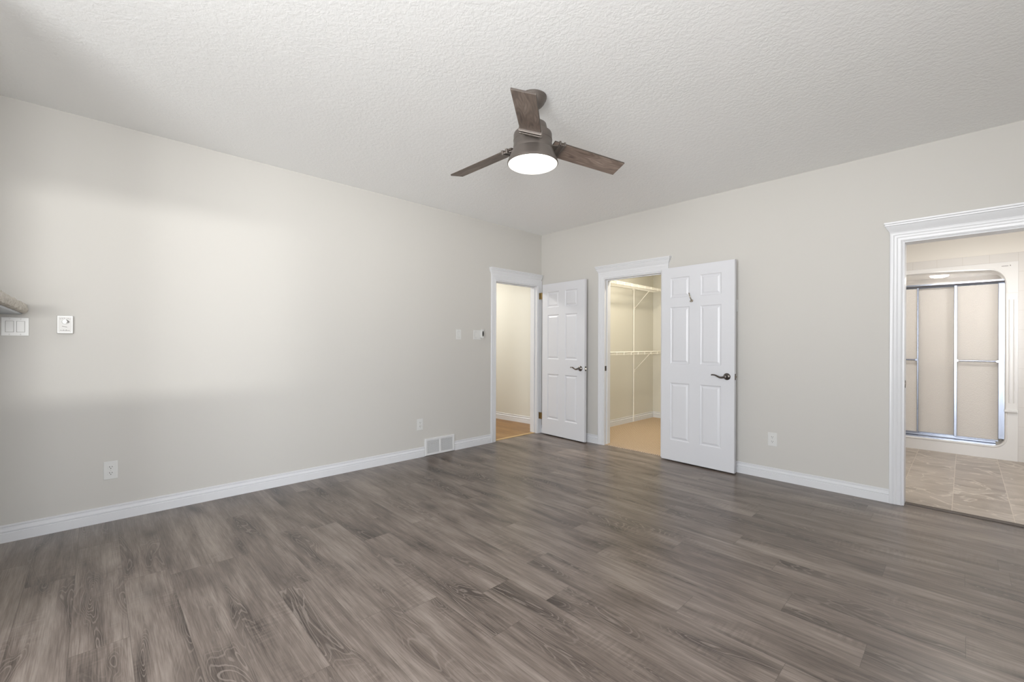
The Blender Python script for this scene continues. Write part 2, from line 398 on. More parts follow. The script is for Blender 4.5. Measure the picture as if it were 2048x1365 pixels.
baseboard('baseboard_back.002', 'x', BA1 + CW, RWX, 0, -1, M['trim'])
baseboard('baseboard_right', 'y', FWY, 0, RWX, -1, M['trim'])

# casings: fluted profile swept round each opening, crown head above
CPROF = [(0.0, 0.0), (0.0, 0.010), (0.006, 0.012), (0.010, 0.009), (0.018, 0.011), (0.026, 0.013), (0.031, 0.0115), (0.036, 0.014), (0.046, 0.0155), (0.051, 0.0135), (0.056, 0.016), (0.066, 0.018), (0.072, 0.0175), (0.075, 0.015), (0.075, 0.0)]
KPROF = [(0.0, 0.0), (0.016, 0.0), (0.018, 0.006), (0.016, 0.010), (0.019, 0.016), (0.026, 0.028), (0.034, 0.042), (0.038, 0.052), (0.036, 0.056), (0.043, 0.060), (0.044, 0.068), (0.040, 0.071), (0.046, 0.075), (0.047, 0.086), (0.0, 0.086)]
def casing(name, o0, o1, turn, loc, label, crown_r=1.0):
    """local x along the wall, -y out of it"""
    root = struct(name, MB().loft([[(o0 - a, -d, 0.0) for a, d in CPROF], [(o0 - a, -d, OH + a) for a, d in CPROF], [(o1 + a, -d, OH + a) for a, d in CPROF], [(o1 + a, -d, 0.0) for a, d in CPROF]]), M['trim'], label, 'door casing', smooth=22)
    root.location = loc; root.rotation_euler.z = turn
    xl, xr = o0 - CW + 0.016, o1 + CW - 0.016; zb = OH + CW - 0.010
    st = []
    for k in range(4):
        st.append([((xl - d if k < 2 else xr + d * crown_r), (0.0 if k in (0, 3) else -d), zb + h) for d, h in KPROF])
    obj('crown_head', MB().loft(st), M['trim'], root, smooth=22)
    t = 0.012
    j = MB()
    for x0, x1 in ((o0 - 0.001, o0 + t), (o1 - t, o1 + 0.001)): j.box(x0, x1, -0.004, T + 0.004, 0.0, OH)
    j.box(o0 + t, o1 - t, -0.004, T + 0.004, OH - t, OH)
    obj('jamb', j, M['trim'], root, bevel=0.0015)
    return root
tr1 = casing('trim_1', EN0, EN1, LW, (0, 0, 0), 'white crowned casing round the entry doorway in the corner', 0.0)
tr2 = casing('trim_2', CL0, CL1, 0.0, (0, 0, 0), 'white crowned casing round the walk-in closet doorway')
tr3 = casing('trim_3', BA0, BA1, 0.0, (0, 0, 0), 'white crowned casing round the bathroom doorway')
def stop(o0, o1, root, at):
    s_ = MB(); t = 0.012; q = 0.011
    s_.box(o0 + t, o0 + t + q, at, at + 0.035, 0, OH - t); s_.box(o1 - t - q, o1 - t, at, at + 0.035, 0, OH - t); s_.box(o0 + t + q, o1 - t - q, at, at + 0.035, OH - t - q, OH - t)
    obj('door_stop', s_, M['trim'], root, bevel=0.004)
stop(EN0, EN1, tr1, 0.040); stop(CL0, CL1, tr2, 0.040)
def strike(root, x, y, z, h, wid, sgn):
    s_ = MB().box(0, 0.002 * sgn, -wid / 2, wid / 2, -h / 2, h / 2); o = obj('strike_plate', s_, M['pewter'], root, bevel=0.0008)
    o.location = (x, y, z); o['label'] = 'dark metal strike plate'
    k = obj('latch_hole', MB().box(0.0015 * sgn, 0.0028 * sgn, -wid * 0.22, wid * 0.22, -h * 0.25, h * 0.25), M['slot'], o); return o
strike(tr2, CL0 + 0.012, 0.022, 0.935, 0.060, 0.034, 1)
strike(tr1, EN0 + 0.012, 0.022, 0.920, 0.060, 0.034, 1)
pp = obj('pull_plate', MB().lathe([(0.017, 0.0), (0.017, 0.0025), (0.013, 0.004), (0.010, 0.002)], 32, axis='x'), M['pewter'], tr3, smooth=30); pp.location = (BA0 + 0.012, 0.055, 0.930); pp.scale = (1, 0.75, 1.75); pp['label'] = 'dark oval metal plate'

# thresholds
struct('trim_4', MB().box(BA0 + 0.012, BA1 - 0.012, 0.050, 0.112, -0.03, 0.006), M['dark_strip'], 'dark brown transition strip at the bathroom doorway', 'threshold', bevel=0.003)
struct('trim_5', MB().box(-0.070, -0.030, EN0 + 0.012, EN1 - 0.012, -0.03, 0.007), M['oak_light'], 'pale oak strip at the entry doorway', 'threshold', bevel=0.003)

# ------------------------------------------------------------------ panel doors
DW, DT = 0.748, 0.035
DZ0, DZ1 = 0.014, 2.038
XS = [0.0, 0.096, 0.306, 0.416, 0.624, DW]; ZS = [DZ0, 0.226, 0.828, 1.028, 1.621, 1.721, 1.929, DZ1]
def door_leaf(name, hinge, ang, label, mirror=False):
    """local x from the hinge edge, local -y is the face the room sees"""
    mb = MB()
    for face in (0, 1):
        y0, sg = (0.0, 1) if face == 0 else (DT, -1)
        for i in range(5):
            for j in range(7):
                x0, x1, z0, z1 = XS[i], XS[i + 1], ZS[j], ZS[j + 1]
                if i in (1, 3) and j in (1, 3, 5):
                    rg = []
                    for ins, dep in ((0, 0), (0.004, 0.0055), (0.011, 0.0085), (0.017, 0.0085), (0.021, 0.0075), (0.034, 0.0025), (0.037, 0.0022)):
                        rg.append([(x0 + ins, y0 + sg * dep, z0 + ins), (x1 - ins, y0 + sg * dep, z0 + ins), (x1 - ins, y0 + sg * dep, z1 - ins), (x0 + ins, y0 + sg * dep, z1 - ins)])
                    mb.loft(rg, caps=False); mb.add(rg[-1], [(0, 1, 2, 3)])
                else: mb.add([(x0, y0, z0), (x1, y0, z0), (x1, y0, z1), (x0, y0, z1)], [(0, 1, 2, 3)])
    for a, b in (((0, 0), (DW, 0)), ((0, 1), (DW, 1))):
        pass
    mb.add([(0, 0, DZ0), (0, DT, DZ0), (0, DT, DZ1), (0, 0, DZ1)], [(0, 1, 2, 3)]); mb.add([(DW, 0, DZ0), (DW, DT, DZ0), (DW, DT, DZ1), (DW, 0, DZ1)], [(0, 1, 2, 3)])
    mb.add([(0, 0, DZ0), (DW, 0, DZ0), (DW, DT, DZ0), (0, DT, DZ0)], [(0, 1, 2, 3)]); mb.add([(0, 0, DZ1), (DW, 0, DZ1), (DW, DT, DZ1), (0, DT, DZ1)], [(0, 1, 2, 3)])
    me = bpy.data.meshes.new(name); me.from_pydata(mb.v, [], mb.f)
    bm = bmesh.new(); bm.from_mesh(me); bmesh.ops.remove_doubles(bm, verts=bm.verts[:], dist=1e-5); bmesh.ops.recalc_face_normals(bm, faces=bm.faces[:]); bm.to_mesh(me); bm.free()
    me.materials.append(M['door'])
    o = bpy.data.objects.new(name, me); C.objects.link(o); o['kind'] = 'structure'; tag(o, label, 'door')
    o.location = (hinge[0], hinge[1], 0); o.rotation_euler.z = ang
    hx, hz = 0.680, 0.925
    for side in (-1, 1):
        y = 0.0 if side < 0 else DT
        ro = obj('door_handle', MB().lathe([(0.033, 0), (0.033, 0.004 * side), (0.030, 0.008 * side), (0.022, 0.0125 * side), (0.0135, 0.016 * side), (0.011, 0.020 * side), (0.011, 0.040 * side), (0.0125, 0.046 * side), (0.0105, 0.054 * side), (0.004, 0.056 * side)], 40, axis='y'), M['pewter'], o, smooth=40)
        ro.location = (hx, y, hz); ro['label'] = 'dark pewter wave lever handle'
        pts = []; rad = []
        for k in range(15):
            t = k / 14.0
            pts.append((-0.135 * t, side * (0.047 - 0.010 * t), 0.013 * sin(t * 2 * pi * 0.95 + pi) * (0.5 + 0.6 * t) + (0.004 if t > 0.9 else 0))); rad.append(0.0115 - 0.0062 * t)
        lv = obj('lever', MB().tube(pts, rad, 14, flat=0.8), M['pewter'], ro, smooth=50)
    lp = obj('latch_plate', MB().box(0, 0.0015, -0.0125, 0.0125, -0.029, 0.029), M['pewter'], o, bevel=0.0006); lp.location = (DW, DT / 2, hz); lp['label'] = 'dark metal latch plate'
    obj('latch_bolt', MB().prism([(0.0, -0.007), (0.011, 0.004), (0.011, 0.007), (0.0, 0.007)], -0.008, 0.008, 'z'), M['nickel'], lp)
    return o
def hinge_of(door, z, dx, dy, throw, ang_jamb):
    """wide throw hinge: one leaf on the door edge, a knuckle, one leaf reaching back to the jamb"""
    h = obj('hinge', MB().lathe([(0.0062, -0.045), (0.0062, 0.045)], 16), M['brass'], door, smooth=40); h.location = (dx, dy, z); h['label'] = 'aged brass butt hinge'
    a = MB().box(-0.0015, 0.0015, 0.0, throw, -0.044, 0.044); l1 = obj('hinge_leaf', a, M['brass'], h, bevel=0.0005); l1.rotation_euler.z = ang_jamb
    b = MB().box(0.0, -dx if dx < 0 else 0.01, -0.0015, 0.0015, -0.044, 0.044); obj('hinge_leaf', b, M['brass'], h, bevel=0.0005)
    return h
door1 = door_leaf('door_1', (0.079, -0.066), R(-3.45), 'white six-panel entry door standing open in the corner')
door2 = door_leaf('door_2', (1.830, -0.095), R(-2.63), 'white six-panel closet door folded open against the wall with a robe hook')
for z in (0.246, 1.889):
    # knuckle between casing and door; the leaf turns back through the gap onto the jamb
    hinge_of(door1, z, -0.020, 0.004, 0.088, R(93.0))
for z in (0.246, 1.889):
    hinge_of(door2, z, -0.010, 0.030, 0.060, R(30.0))
# robe hook on the closet door
hk = obj('robe_hook', MB().lathe([(0.013, 0), (0.013, -0.003), (0.009, -0.006), (0.006, -0.010), (0.006, -0.016)], 28, axis='y'), M['nickel'], door2, smooth=40); hk.location = (0.333, 0.0, 1.675); hk['label'] = 'brushed nickel robe hook'
obj('hook_arm', MB().tube([(0, -0.012, 0.004), (-0.003, -0.022, 0.020), (-0.008, -0.030, 0.042), (-0.012, -0.034, 0.062), (-0.012, -0.040, 0.078)], [0.006, 0.0055, 0.005, 0.0045, 0.006], 12), M['nickel'], hk, smooth=50)
obj('lower_prong', MB().tube([(0, -0.012, -0.002), (0.001, -0.024, -0.012), (0.002, -0.036, -0.012), (0.002, -0.042, -0.002)], [0.006, 0.0055, 0.005, 0.006], 12), M['nickel'], hk, smooth=50)

# ------------------------------------------------------------------ hallway beyond the entry
struct('floor_hall', MB().box(-3.6, -0.070, -2.2, 0.55, -0.06, 0.004), M['oak'], 'golden oak floor of the hallway beyond the entry doorway', 'floor')
hw = MB().prism([(-3.6, 0.140), (-0.05, 0.368), (-0.05, 0.49), (-3.6, 0.26)], 0.0, H, 'z')
struct('wall_hall', hw, M['wall_warm'], 'cream hallway wall seen through the entry doorway', 'wall')
hb = MB(); P0 = Vector((-3.6, 0.140, 0)); P1 = Vector((-0.05, 0.368, 0)); nn = Vector(((P1 - P0).y, -(P1 - P0).x, 0)).normalized()
hb.loft([[tuple(Q + nn * d * 1.0 + Vector((0, 0, z + 0.004))) for d, z in BPROF] for Q in (P0, P1)])
struct('baseboard_hall', hb, M['trim'], 'white baseboard of the hallway wall', 'baseboard', smooth=25)
struct('wall_hall.001', MB().box(-3.7, -3.6, -2.3, 0.55, 0, H), M['wall_warm'])
struct('wall_hall.002', MB().box(-3.6, -T, -2.3, -2.2, 0, H), M['wall_warm'])
struct('wall_hall.003', MB().box(-T, 0.0, 0.0 + T, 0.49, 0, H), M['wall_warm'])
struct('ceiling_hall', MB().box(-3.7, -T, -2.3, 0.55, H, H + 0.1), M['ceiling'])
lamp('hall_lamp', 'AREA', (-1.5, -0.9, 2.66), 44, (1.0, 0.975, 0.92), size=0.35, aim=(-1.5, -0.9, 0))

# ------------------------------------------------------------------ walk-in closet
CX0, CX1, CY1 = 0.45, 2.70, 2.29
struct('floor_closet', MB().box(CX0, CX1, 0.02, CY1, -0.05, 0.008), M['carpet'], 'woven beige carpet inside the walk-in closet', 'carpet')
struct('wall_closet_left', MB().box(CX0 - 0.1, CX0, T, CY1 + 0.1, 0, H), M['wall_warm'], 'cream closet wall carrying the wire shelves', 'wall')
struct('wall_closet_back', MB().box(CX0, CX1, CY1, CY1 + 0.1, 0, H), M['wall_warm'], 'cream end wall of the closet beside the open door', 'wall')
struct('wall_closet_right', MB().box(CX1, CX1 + 0.1, T, CY1 + 0.1, 0, H), M['wall_warm'])
struct('ceiling_closet', MB().box(CX0 - 0.1, CX1 + 0.1, T, CY1 + 0.1, H, H + 0.1), M['ceiling'])
baseboard('baseboard_closet_left', 'y', T, CY1, CX0, 1, M['trim'], 'white baseboard along the closet wall under the shelves')
baseboard('baseboard_closet_back', 'x', CX0, CX1, CY1, -1, M['trim'], 'white baseboard at the far end of the closet')
lamp('closet_lamp', 'AREA', (1.45, 0.75, 2.68), 30, (1.0, 0.92, 0.76), size=0.3, aim=(1.45, 0.75, 0))

shv = thing('wire_shelving', 'white two-tier wire shelving on the cream closet wall', 'closet shelving', (CX0, T + 0.02, 0))
def wire_shelf(z, brace_ys):
    L_, D_ = CY1 - T - 0.04, 0.300
    dk = MB(); n = 84
    for k in range(n):
        y = L_ * (k + 0.5) / n
        dk.tube([(0.004, y, 0), (D_, y, 0), (D_ + 0.001, y, -0.030)], 0.0018, 5)
    dk.tube([(0.006, 0, -0.003), (0.006, L_, -0.003)], 0.003, 6); dk.tube([(0.15, 0, -0.004), (0.15, L_, -0.004)], 0.003, 6)
    t = obj('shelf', dk, M['wire'], shv, smooth=60, loc=(0, 0, z))
    obj('front_rail', MB().tube([(D_, 0, 0.0), (D_, L_, 0.0)], 0.0052, 8), M['wire'], t, smooth=60)
    obj('lower_rail', MB().tube([(D_ + 0.001, 0, -0.032), (D_ + 0.001, L_, -0.032)], 0.0036, 8), M['wire'], t, smooth=60)
    for y in [0.2 + 0.19 * k for k in range(10)]:
        obj('rod_clip', MB().box(D_ - 0.004, D_ + 0.007, y - 0.007, y + 0.007, -0.040, 0.004), M['wire'], t, bevel=0.002)
    for y in brace_ys:
        yl = y - T - 0.02
        b = MB().tube([(0.003, yl, -0.30), (D_ - 0.01, yl, -0.006)], 0.006, 8); b.box(0.0, 0.004, yl - 0.012, yl + 0.012, -0.325, -0.285)
        obj('brace', b, M['wire'], t, smooth=60)
    return t
wire_shelf(2.105, (1.70, 0.55))
wire_shelf(1.118, (1.70, 0.55))
pl = obj('support_pole', MB().tube([(0.018, 1.505, 0.012), (0.018, 1.505, 2.12)], 0.009, 12), M['wire'], shv, smooth=60)
for z in (2.094, 1.107): obj('pole_clip', MB().box(0.0, 0.032, 1.489, 1.521, z - 0.014, z + 0.010), M['wire'], pl, bevel=0.003)

# ------------------------------------------------------------------ bathroom
BX0, BX1, BY = 2.82, 6.0, 2.56
struct('floor_bathroom', MB().box(BX0, BX1, 0.112, 3.6, -0.05, 0.004), M['slate'], 'beige stone tile floor of the bathroom', 'floor')
wt = MB().box(4.470, BX1, BY, BY + 0.1, 0, 2.222); wt.box(BX0, 4.470, BY, BY + 0.1, 2.128, 2.222)
struct('wall_bath_tile', wt, M['walltile'], 'white glazed tile wall round the shower', 'wall')
struct('wall_bath_back', MB().box(BX0, BX1, BY + 0.004, BY + 0.1, 2.222, H), M['bath_wall'], 'pale painted wall above the shower tiles', 'wall')
struct('wall_bath_left', MB().box(BX0 - 0.1, BX0, T, 3.6, 0, H), M['bath_wall'])
struct('wall_bath_right', holed(0.9, 1.7, 1.1, 1.9, T, BY, BX1, BX1 + 0.1, 'x'), M['bath_wall'])
struct('wall_bath_front', MB().box(RWX + T, BX1, 0.0, T, 0, H), M['bath_wall'])
struct('ceiling_bath', MB().box(BX0 - 0.1, BX1 + 0.1, T, 3.7, H, H + 0.1), M['ceiling'])
window_frame('window_3', 'y', 0.9, 1.7, 1.1, 1.9, BX1 + 0.02, BX1 + 0.08)
lamp('bath_lamp', 'AREA', (4.1, 1.1, 2.66), 22, (1.0, 0.965, 0.915), size=0.5, aim=(4.1, 1.1, 0))

lamp('shower_lamp', 'AREA', (3.86, 3.0, 2.05), 14, (1.0, 0.96, 0.90), size=0.14, aim=(3.86, 3.0, 0))
# moulded shower stall: front flange with a rounded, arched opening
SX0, SX1, SZ1 = 2.86, 4.469, 2.126
ix0, ix1 = 2.98, 4.376
loop = []
def arc(cx, cz, rx, rz, a0, a1, n):
    for k in range(n + 1):
        a = R(a0 + (a1 - a0) * k / n); loop.append((cx + rx * cos(a), cz + rz * sin(a)))
arc(ix1 - 0.095, 0.143 + 0.095, 0.095, 0.095, -90, 0, 10)
n_side = 8
for k in range(1, n_side): loop.append((ix1, 0.238 + (1.90 - 0.238) * k / n_side))
arc(ix1 - 0.125, 1.905, 0.125, 0.142, 0, 88, 12)
for k in range(1, 14):
    t = k / 14.0; x = (ix1 - 0.125) * (1 - t) + (ix0 + 0.125) * t
    loop.append((x, 2.047 + 0.022 * sin(pi * t)))
arc(ix0 + 0.125, 1.905, 0.125, 0.142, 92, 180, 12)
for k in range(1, n_side): loop.append((ix0, 1.90 - (1.90 - 0.238) * k / n_side))
arc(ix0 + 0.095, 0.238, 0.095, 0.095, 180, 270, 10)
for k in range(1, 12): loop.append((ix0 + 0.095 + (ix1 - ix0 - 0.19) * k / 12.0, 0.143))
cxm, czm = (ix0 + ix1) / 2, 1.08
def inset(p, d):
    # push a loop point away from the opening
    i = loop.index(p); a, b = loop[i - 1], loop[(i + 1) % len(loop)]
    t = Vector((b[0] - a[0], b[1] - a[1])); t.normalize(); return (p[0] + t.y * d, p[1] - t.x * d)
outer = []
for p in loop:
    dx, dz = p[0] - cxm, p[1] - czm
    k = min((SX1 - cxm) / dx if dx > 1e-9 else ((SX0 - cxm) / dx if dx < -1e-9 else 1e9), (SZ1 - czm) / dz if dz > 1e-9 else ((0.004 - czm) / dz if dz < -1e-9 else 1e9))
    outer.append([cxm + dx * k, czm + dz * k])
for cx_, cz_ in ((SX0, 0.004), (SX1, 0.004), (SX1, SZ1), (SX0, SZ1)):
    j = min(range(len(outer)), key=lambda q: (outer[q][0] - cx_) ** 2 + (outer[q][1] - cz_) ** 2); outer[j] = [cx_, cz_]
fy = BY - 0.012
st = thing('shower_stall', 'white moulded shower stall with arched front and glass doors', 'shower', (0, 0, 0.0))
fl = MB()
rings = [[(p[0], BY + 0.05, p[1]) for p in outer], [(p[0], fy, p[1]) for p in outer], [(*([inset(p, 0.020)[0]]), fy, inset(p, 0.020)[1]) for p in loop]]
for ins, y in ((0.016, fy - 0.005), (0.008, fy - 0.006), (0.002, fy), (0.0, fy + 0.010), (0.0, fy + 0.045), (-0.004, fy + 0.16)):
    rings.append([(inset(p, ins)[0], y, inset(p, ins)[1]) for p in loop])
fl.loft(rings, caps=False)
obj('front_surround', fl, M['acrylic'], st, smooth=35)
ins_ = MB()
ins_.box(ix0 - 0.06, ix1 + 0.06, 3.38, 3.42, 0.05, 2.20); ins_.box(ix0 - 0.06, ix0 - 0.02, BY + 0.06, 3.40, 0.05, 2.20); ins_.box(ix1 + 0.02, ix1 + 0.06, BY + 0.06, 3.40, 0.05, 2.20)
ins_.box(ix0 - 0.06, ix1 + 0.06, BY + 0.08, 3.42, 0.02, 0.07); ins_.box(ix0 - 0.06, ix1 + 0.06, BY + 0.06, 3.42, 2.09, 2.13)
ins_.box(ix0, ix1, 3.25, 3.38, 0.95, 1.00); ins_.box(ix1 - 0.45, ix1 + 0.02, 3.05, 3.38, 0.07, 0.50)
obj('stall_liner', ins_, M['acrylic'], st, bevel=0.02, seg=3)
# pilaster ribs, ledge and maker mark on the right flange
pi_ = obj('pilaster', MB().box(4.385, 4.466, fy - 0.006, fy + 0.01, 0.545, 1.795), M['acrylic'], st, bevel=0.004)
for x in (4.408, 4.441): obj('flute', MB().tube([(x, fy - 0.006, 0.62), (x, fy - 0.006, 1.72)], 0.0055, 10), M['acrylic'], pi_, smooth=60)
obj('ledge', MB().box(4.372, 4.468, fy - 0.022, fy + 0.01, 0.520, 0.548), M['acrylic'], st, bevel=0.006, seg=3)
mk = MB(); xx = 4.352
for wd in (0.006, 0.007, 0.005, 0.008, 0.006, 0.004):
    mk.box(xx, xx + wd, fy - 0.0012, fy, 2.079, 2.086); xx += wd + 0.0022
mk.box(4.409, 4.417, fy - 0.0012, fy, 2.081, 2.091)
obj('maker_mark', mk, M['grey_mark'], st)['kind'] = 'stuff'
# header, tracks, glass panels
gy = BY + 0.085
obj('header_rail', MB().prism([(gy - 0.032, 1.925), (gy - 0.038, 1.935), (gy - 0.034, 1.953), (gy + 0.040, 1.953), (gy + 0.040, 1.905), (gy - 0.026, 1.905)], ix0 + 0.004, ix1 - 0.004, 'x'), M['chrome'], st, smooth=30)
obj('bottom_track', MB().prism([(gy - 0.045, 0.134), (gy - 0.045, 0.158), (gy - 0.030, 0.166), (gy - 0.026, 0.182), (gy - 0.020, 0.182), (gy - 0.018, 0.166), (gy + 0.006, 0.166), (gy + 0.008, 0.186), (gy + 0.014, 0.186), (gy + 0.016, 0.166), (gy + 0.045, 0.166), (gy + 0.045, 0.134)], ix0 + 0.06, ix1 - 0.062, 'x'), M['chrome'], st, smooth=30)
obj('wall_jamb', MB().box(ix1 - 0.046, ix1 + 0.008, gy - 0.040, gy + 0.045, 0.215, 1.91), M['chrome'], st, bevel=0.004)
def shower_door(x0, x1, y, stile_l, stile_r, bar):
    d = obj('sliding_panel', MB().box(x0 + 0.004, x1 - 0.004, y - 0.0025, y + 0.0025, 0.196, 1.912), M['glass'], st); d['label'] = 'pebbled obscure glass panel'
    for x, wd in ((x0, stile_l), (x1, stile_r)):
        if wd: obj('stile', MB().box(x - wd / 2, x + wd / 2, y - 0.011, y + 0.011, 0.190, 1.915), M['chrome'], d, bevel=0.003)
    obj('bottom_rail', MB().box(x0, x1, y - 0.008, y + 0.008, 0.184, 0.200), M['chrome'], d, bevel=0.002)
    if bar:
        tb = obj('towel_bar', MB().tube([(x0 + 0.03, y - 0.045, 1.058), (x1 - 0.012, y - 0.045, 1.058)], 0.0095, 14), M['chrome'], d, smooth=60)
        for xp in (x0 + 0.012, x1 - 0.008): obj('bar_post', MB().lathe([(0.0125, -0.058), (0.0125, -0.034), (0.010, -0.012)], 20, (xp, y, 1.058), 'y'), M['chrome'], tb, smooth=40)
shower_door(4.006, 4.334, gy - 0.022, 0.026, 0.006, True)
shower_door(3.690, 4.034, gy + 0.011, 0.014, 0.020, False)
shower_door(3.020, 3.690, gy - 0.022, 0.014, 0.016, True)
obj('dome_light', MB().lathe([(0.088, 2.087), (0.080, 2.072), (0.05, 2.062), (0.01, 2.058)], 32, (3.86, 3.0, 0)), M['lens'], st, smooth=50)['label'] = 'lit round shower light'

# ------------------------------------------------------------------ ceiling fan
FX, FY = 2.248, -2.550
fan = thing('ceiling_fan', 'three-blade ceiling fan with grey brown blades and a lit drum light', 'ceiling fan', (FX, FY, H))
def fz(prof): return [(a, b - H) for a, b in prof]
obj('canopy', MB().lathe(fz([(0.084, H), (0.084, 2.732), (0.081, 2.728), (0.081, 2.722), (0.077, 2.717), (0.070, 2.702), (0.056, 2.686), (0.036, 2.674), (0.018, 2.670)]), 56), M['bronze'], fan, smooth=35)
obj('downrod', MB().lathe(fz([(0.0135, 2.69), (0.0135, 2.56)]), 24), M['bronze'], fan, smooth=35)
obj('motor_housing', MB().lathe(fz([(0.020, 2.600), (0.024, 2.588), (0.060, 2.584), (0.082, 2.570), (0.088, 2.545), (0.088, 2.522), (0.104, 2.520), (0.114, 2.514), (0.117, 2.505), (0.117, 2.476), (0.1185, 2.474), (0.1185, 2.470), (0.117, 2.468), (0.117, 2.440), (0.119, 2.436), (0.119, 2.412), (0.116, 2.409)]), 64), M['bronze'], fan, smooth=30)
obj('light_ring', MB().lathe(fz([(0.118, 2.412), (0.126, 2.408), (0.131, 2.398), (0.139, 2.376), (0.150, 2.350), (0.1545, 2.337), (0.1545, 2.331), (0.150, 2.329), (0.148, 2.333)]), 64), M['bronze'], fan, smooth=30)
obj('light_lens', MB().lathe(fz([(0.149, 2.336), (0.149, 2.328), (0.140, 2.322), (0.100, 2.316), (0.050, 2.3135), (0.005, 2.3130)]), 64), M['lens'], fan, smooth=50)['label'] = 'glowing warm white lens'
BW = 0.126
def build_blade():
    mb = MB(); x0, x1, h, t = 0.122, 0.642, BW / 2, 0.005
    mb.box(x0, x1, -h, h, -t, t)
    b = obj('blade', mb, [M['blade'], M['blade_edge']], fan, bevel=0.0015)
    for p in b.data.polygons:
        if abs(p.normal.z) < 0.5: p.material_index = 1
    ib = MB()
    ib.prism([(0.106, -0.030), (0.150, -0.045), (0.192, -h - 0.004), (0.192, h + 0.004), (0.150, 0.045), (0.106, 0.030)], -t - 0.006, -t, 'z')
    obj('blade_bracket', ib, M['bronze'], b, bevel=0.0015)
    for x in (0.158, 0.190):
        k = MB(); k.box(x - 0.006, x + 0.006, -h - 0.006, h + 0.006, -t - 0.013, t + 0.006); obj('clamp_bar', k, M['bronze'], b, bevel=0.003, seg=3)
    return b
bl = build_blade()
for k, a in enumerate((69.6, 189.6, -50.4)):
    o = bl if k == 0 else dup(bl, fan)
    o.location = (0, 0, 2.463 - H)
    o.rotation_euler = (Matrix.Rotation(R(a), 3, 'Z') @ Matrix.Rotation(R(5.05), 3, 'Y') @ Matrix.Rotation(R(-14.67), 3, 'X')).to_euler()

# ------------------------------------------------------------------ things on the left wall
def plate(w_, h_, d_=0.0055): return MB().box(-w_ / 2, w_ / 2, -d_, 0, -h_ / 2, h_ / 2)
def screw(t, x, z, d=-0.0055):
    s_ = obj('screw', MB().lathe([(0.0034, 0), (0.0034, -0.0008), (0.002, -0.0014)], 14, (x, d, z), 'y'), M['plastic_dim'], t, smooth=40); return s_
def rocker(t, x, tilt=1):
    k = MB(); a, b = 0.0165, 0.0335
    k.add([(x - a, -0.0055, -b), (x + a, -0.0055, -b), (x + a, -0.0055, b), (x - a, -0.0055, b), (x - a, -0.0075 - (0.003 if tilt > 0 else 0), -b), (x + a, -0.0075 - (0.003 if tilt > 0 else 0), -b), (x + a, -0.0075 - (0.003 if tilt < 0 else 0), b), (x - a, -0.0075 - (0.003 if tilt < 0 else 0), b)],
          [(0, 1, 2, 3), (4, 5, 6, 7), (0, 1, 5, 4), (1, 2, 6, 5), (2, 3, 7, 6), (3, 0, 4, 7)])
    g_ = obj('rocker_gap', MB().box(x - a - 0.0018, x + a + 0.0018, -0.0058, -0.004, -b - 0.0018, b + 0.0018), M['gap'], t); 
    return obj('rocker', k, M['plastic'], t, bevel=0.001)
def switch(label, loc, rz, rockers, w_, group=None):
    t = thing('light_switch', label, 'light switch', loc, rz, 'light switches')
    obj('plate', plate(w_, 0.115), M['plastic'], t, bevel=0.0025, seg=3)
    for x, ti in rockers:
        rocker(t, x, ti)
        for z in (-0.0475, 0.0475): screw(t, x, z)
    return t
switch('white double rocker light switch beneath the stone mantel', (0, -4.836, 1.327), LW, ((-0.023, 1), (0.023, -1)), 0.116)
switch('white single rocker light switch with bare wall on both sides', (0, -1.428, 1.339), LW, ((0, 1),), 0.071)
sw = switch('white light switch beside the entry casing with a fan remote docked on it', (0, -1.151, 1.338), LW, ((-0.023, 1),), 0.116)
switch('white switch plate half hidden behind the open closet door', (2.528, 0, 1.607), 0.0, ((0, 1),), 0.071)
# fan remote in its cradle, on the right half of that plate
rm = thing('fan_remote', 'small white remote with a dark side, docked beside the light switch', 'remote', (0, -1.085, 1.352), LW)
obj('cradle', MB().box(-0.024, 0.024, -0.012, -0.0055, -0.050, 0.030), M['plastic'], rm, bevel=0.004)
bodyp = [(-0.019 + 0.0, -0.052)]
rb = MB(); ringz = []
for y, sx, sz in ((-0.012, 0.92, 0.95), (-0.016, 1.0, 1.0), (-0.030, 1.0, 1.0), (-0.036, 0.88, 0.94)):
    ringz.append([(0.021 * sx * (abs(cos(2 * pi * k / 32)) ** 0.6) * (1 if cos(2 * pi * k / 32) >= 0 else -1), y, 0.056 * sz * (abs(sin(2 * pi * k / 32)) ** 0.75) * (1 if sin(2 * pi * k / 32) >= 0 else -1)) for k in range(32)])
rb.loft(ringz); obj('remote_body', rb, M['plastic'], rm, smooth=50)
obj('remote_face', MB().lathe([(0.013, 0), (0.012, -0.002)], 28, (0, -0.036, 0.0), 'y'), M['slot'], rm, smooth=40).scale = (1, 1, 2.6)
obj('dark_side', MB().prism([(-0.040, -0.020), (-0.032, -0.033), (0.036, -0.033), (0.044, -0.018), (0.036, -0.014), (-0.030, -0.014)], 0.0195, 0.0218, 'x').__class__().box(0.0192, 0.0216, -0.034, -0.015, -0.034, 0.040), M['slot'], rm, bevel=0.003)

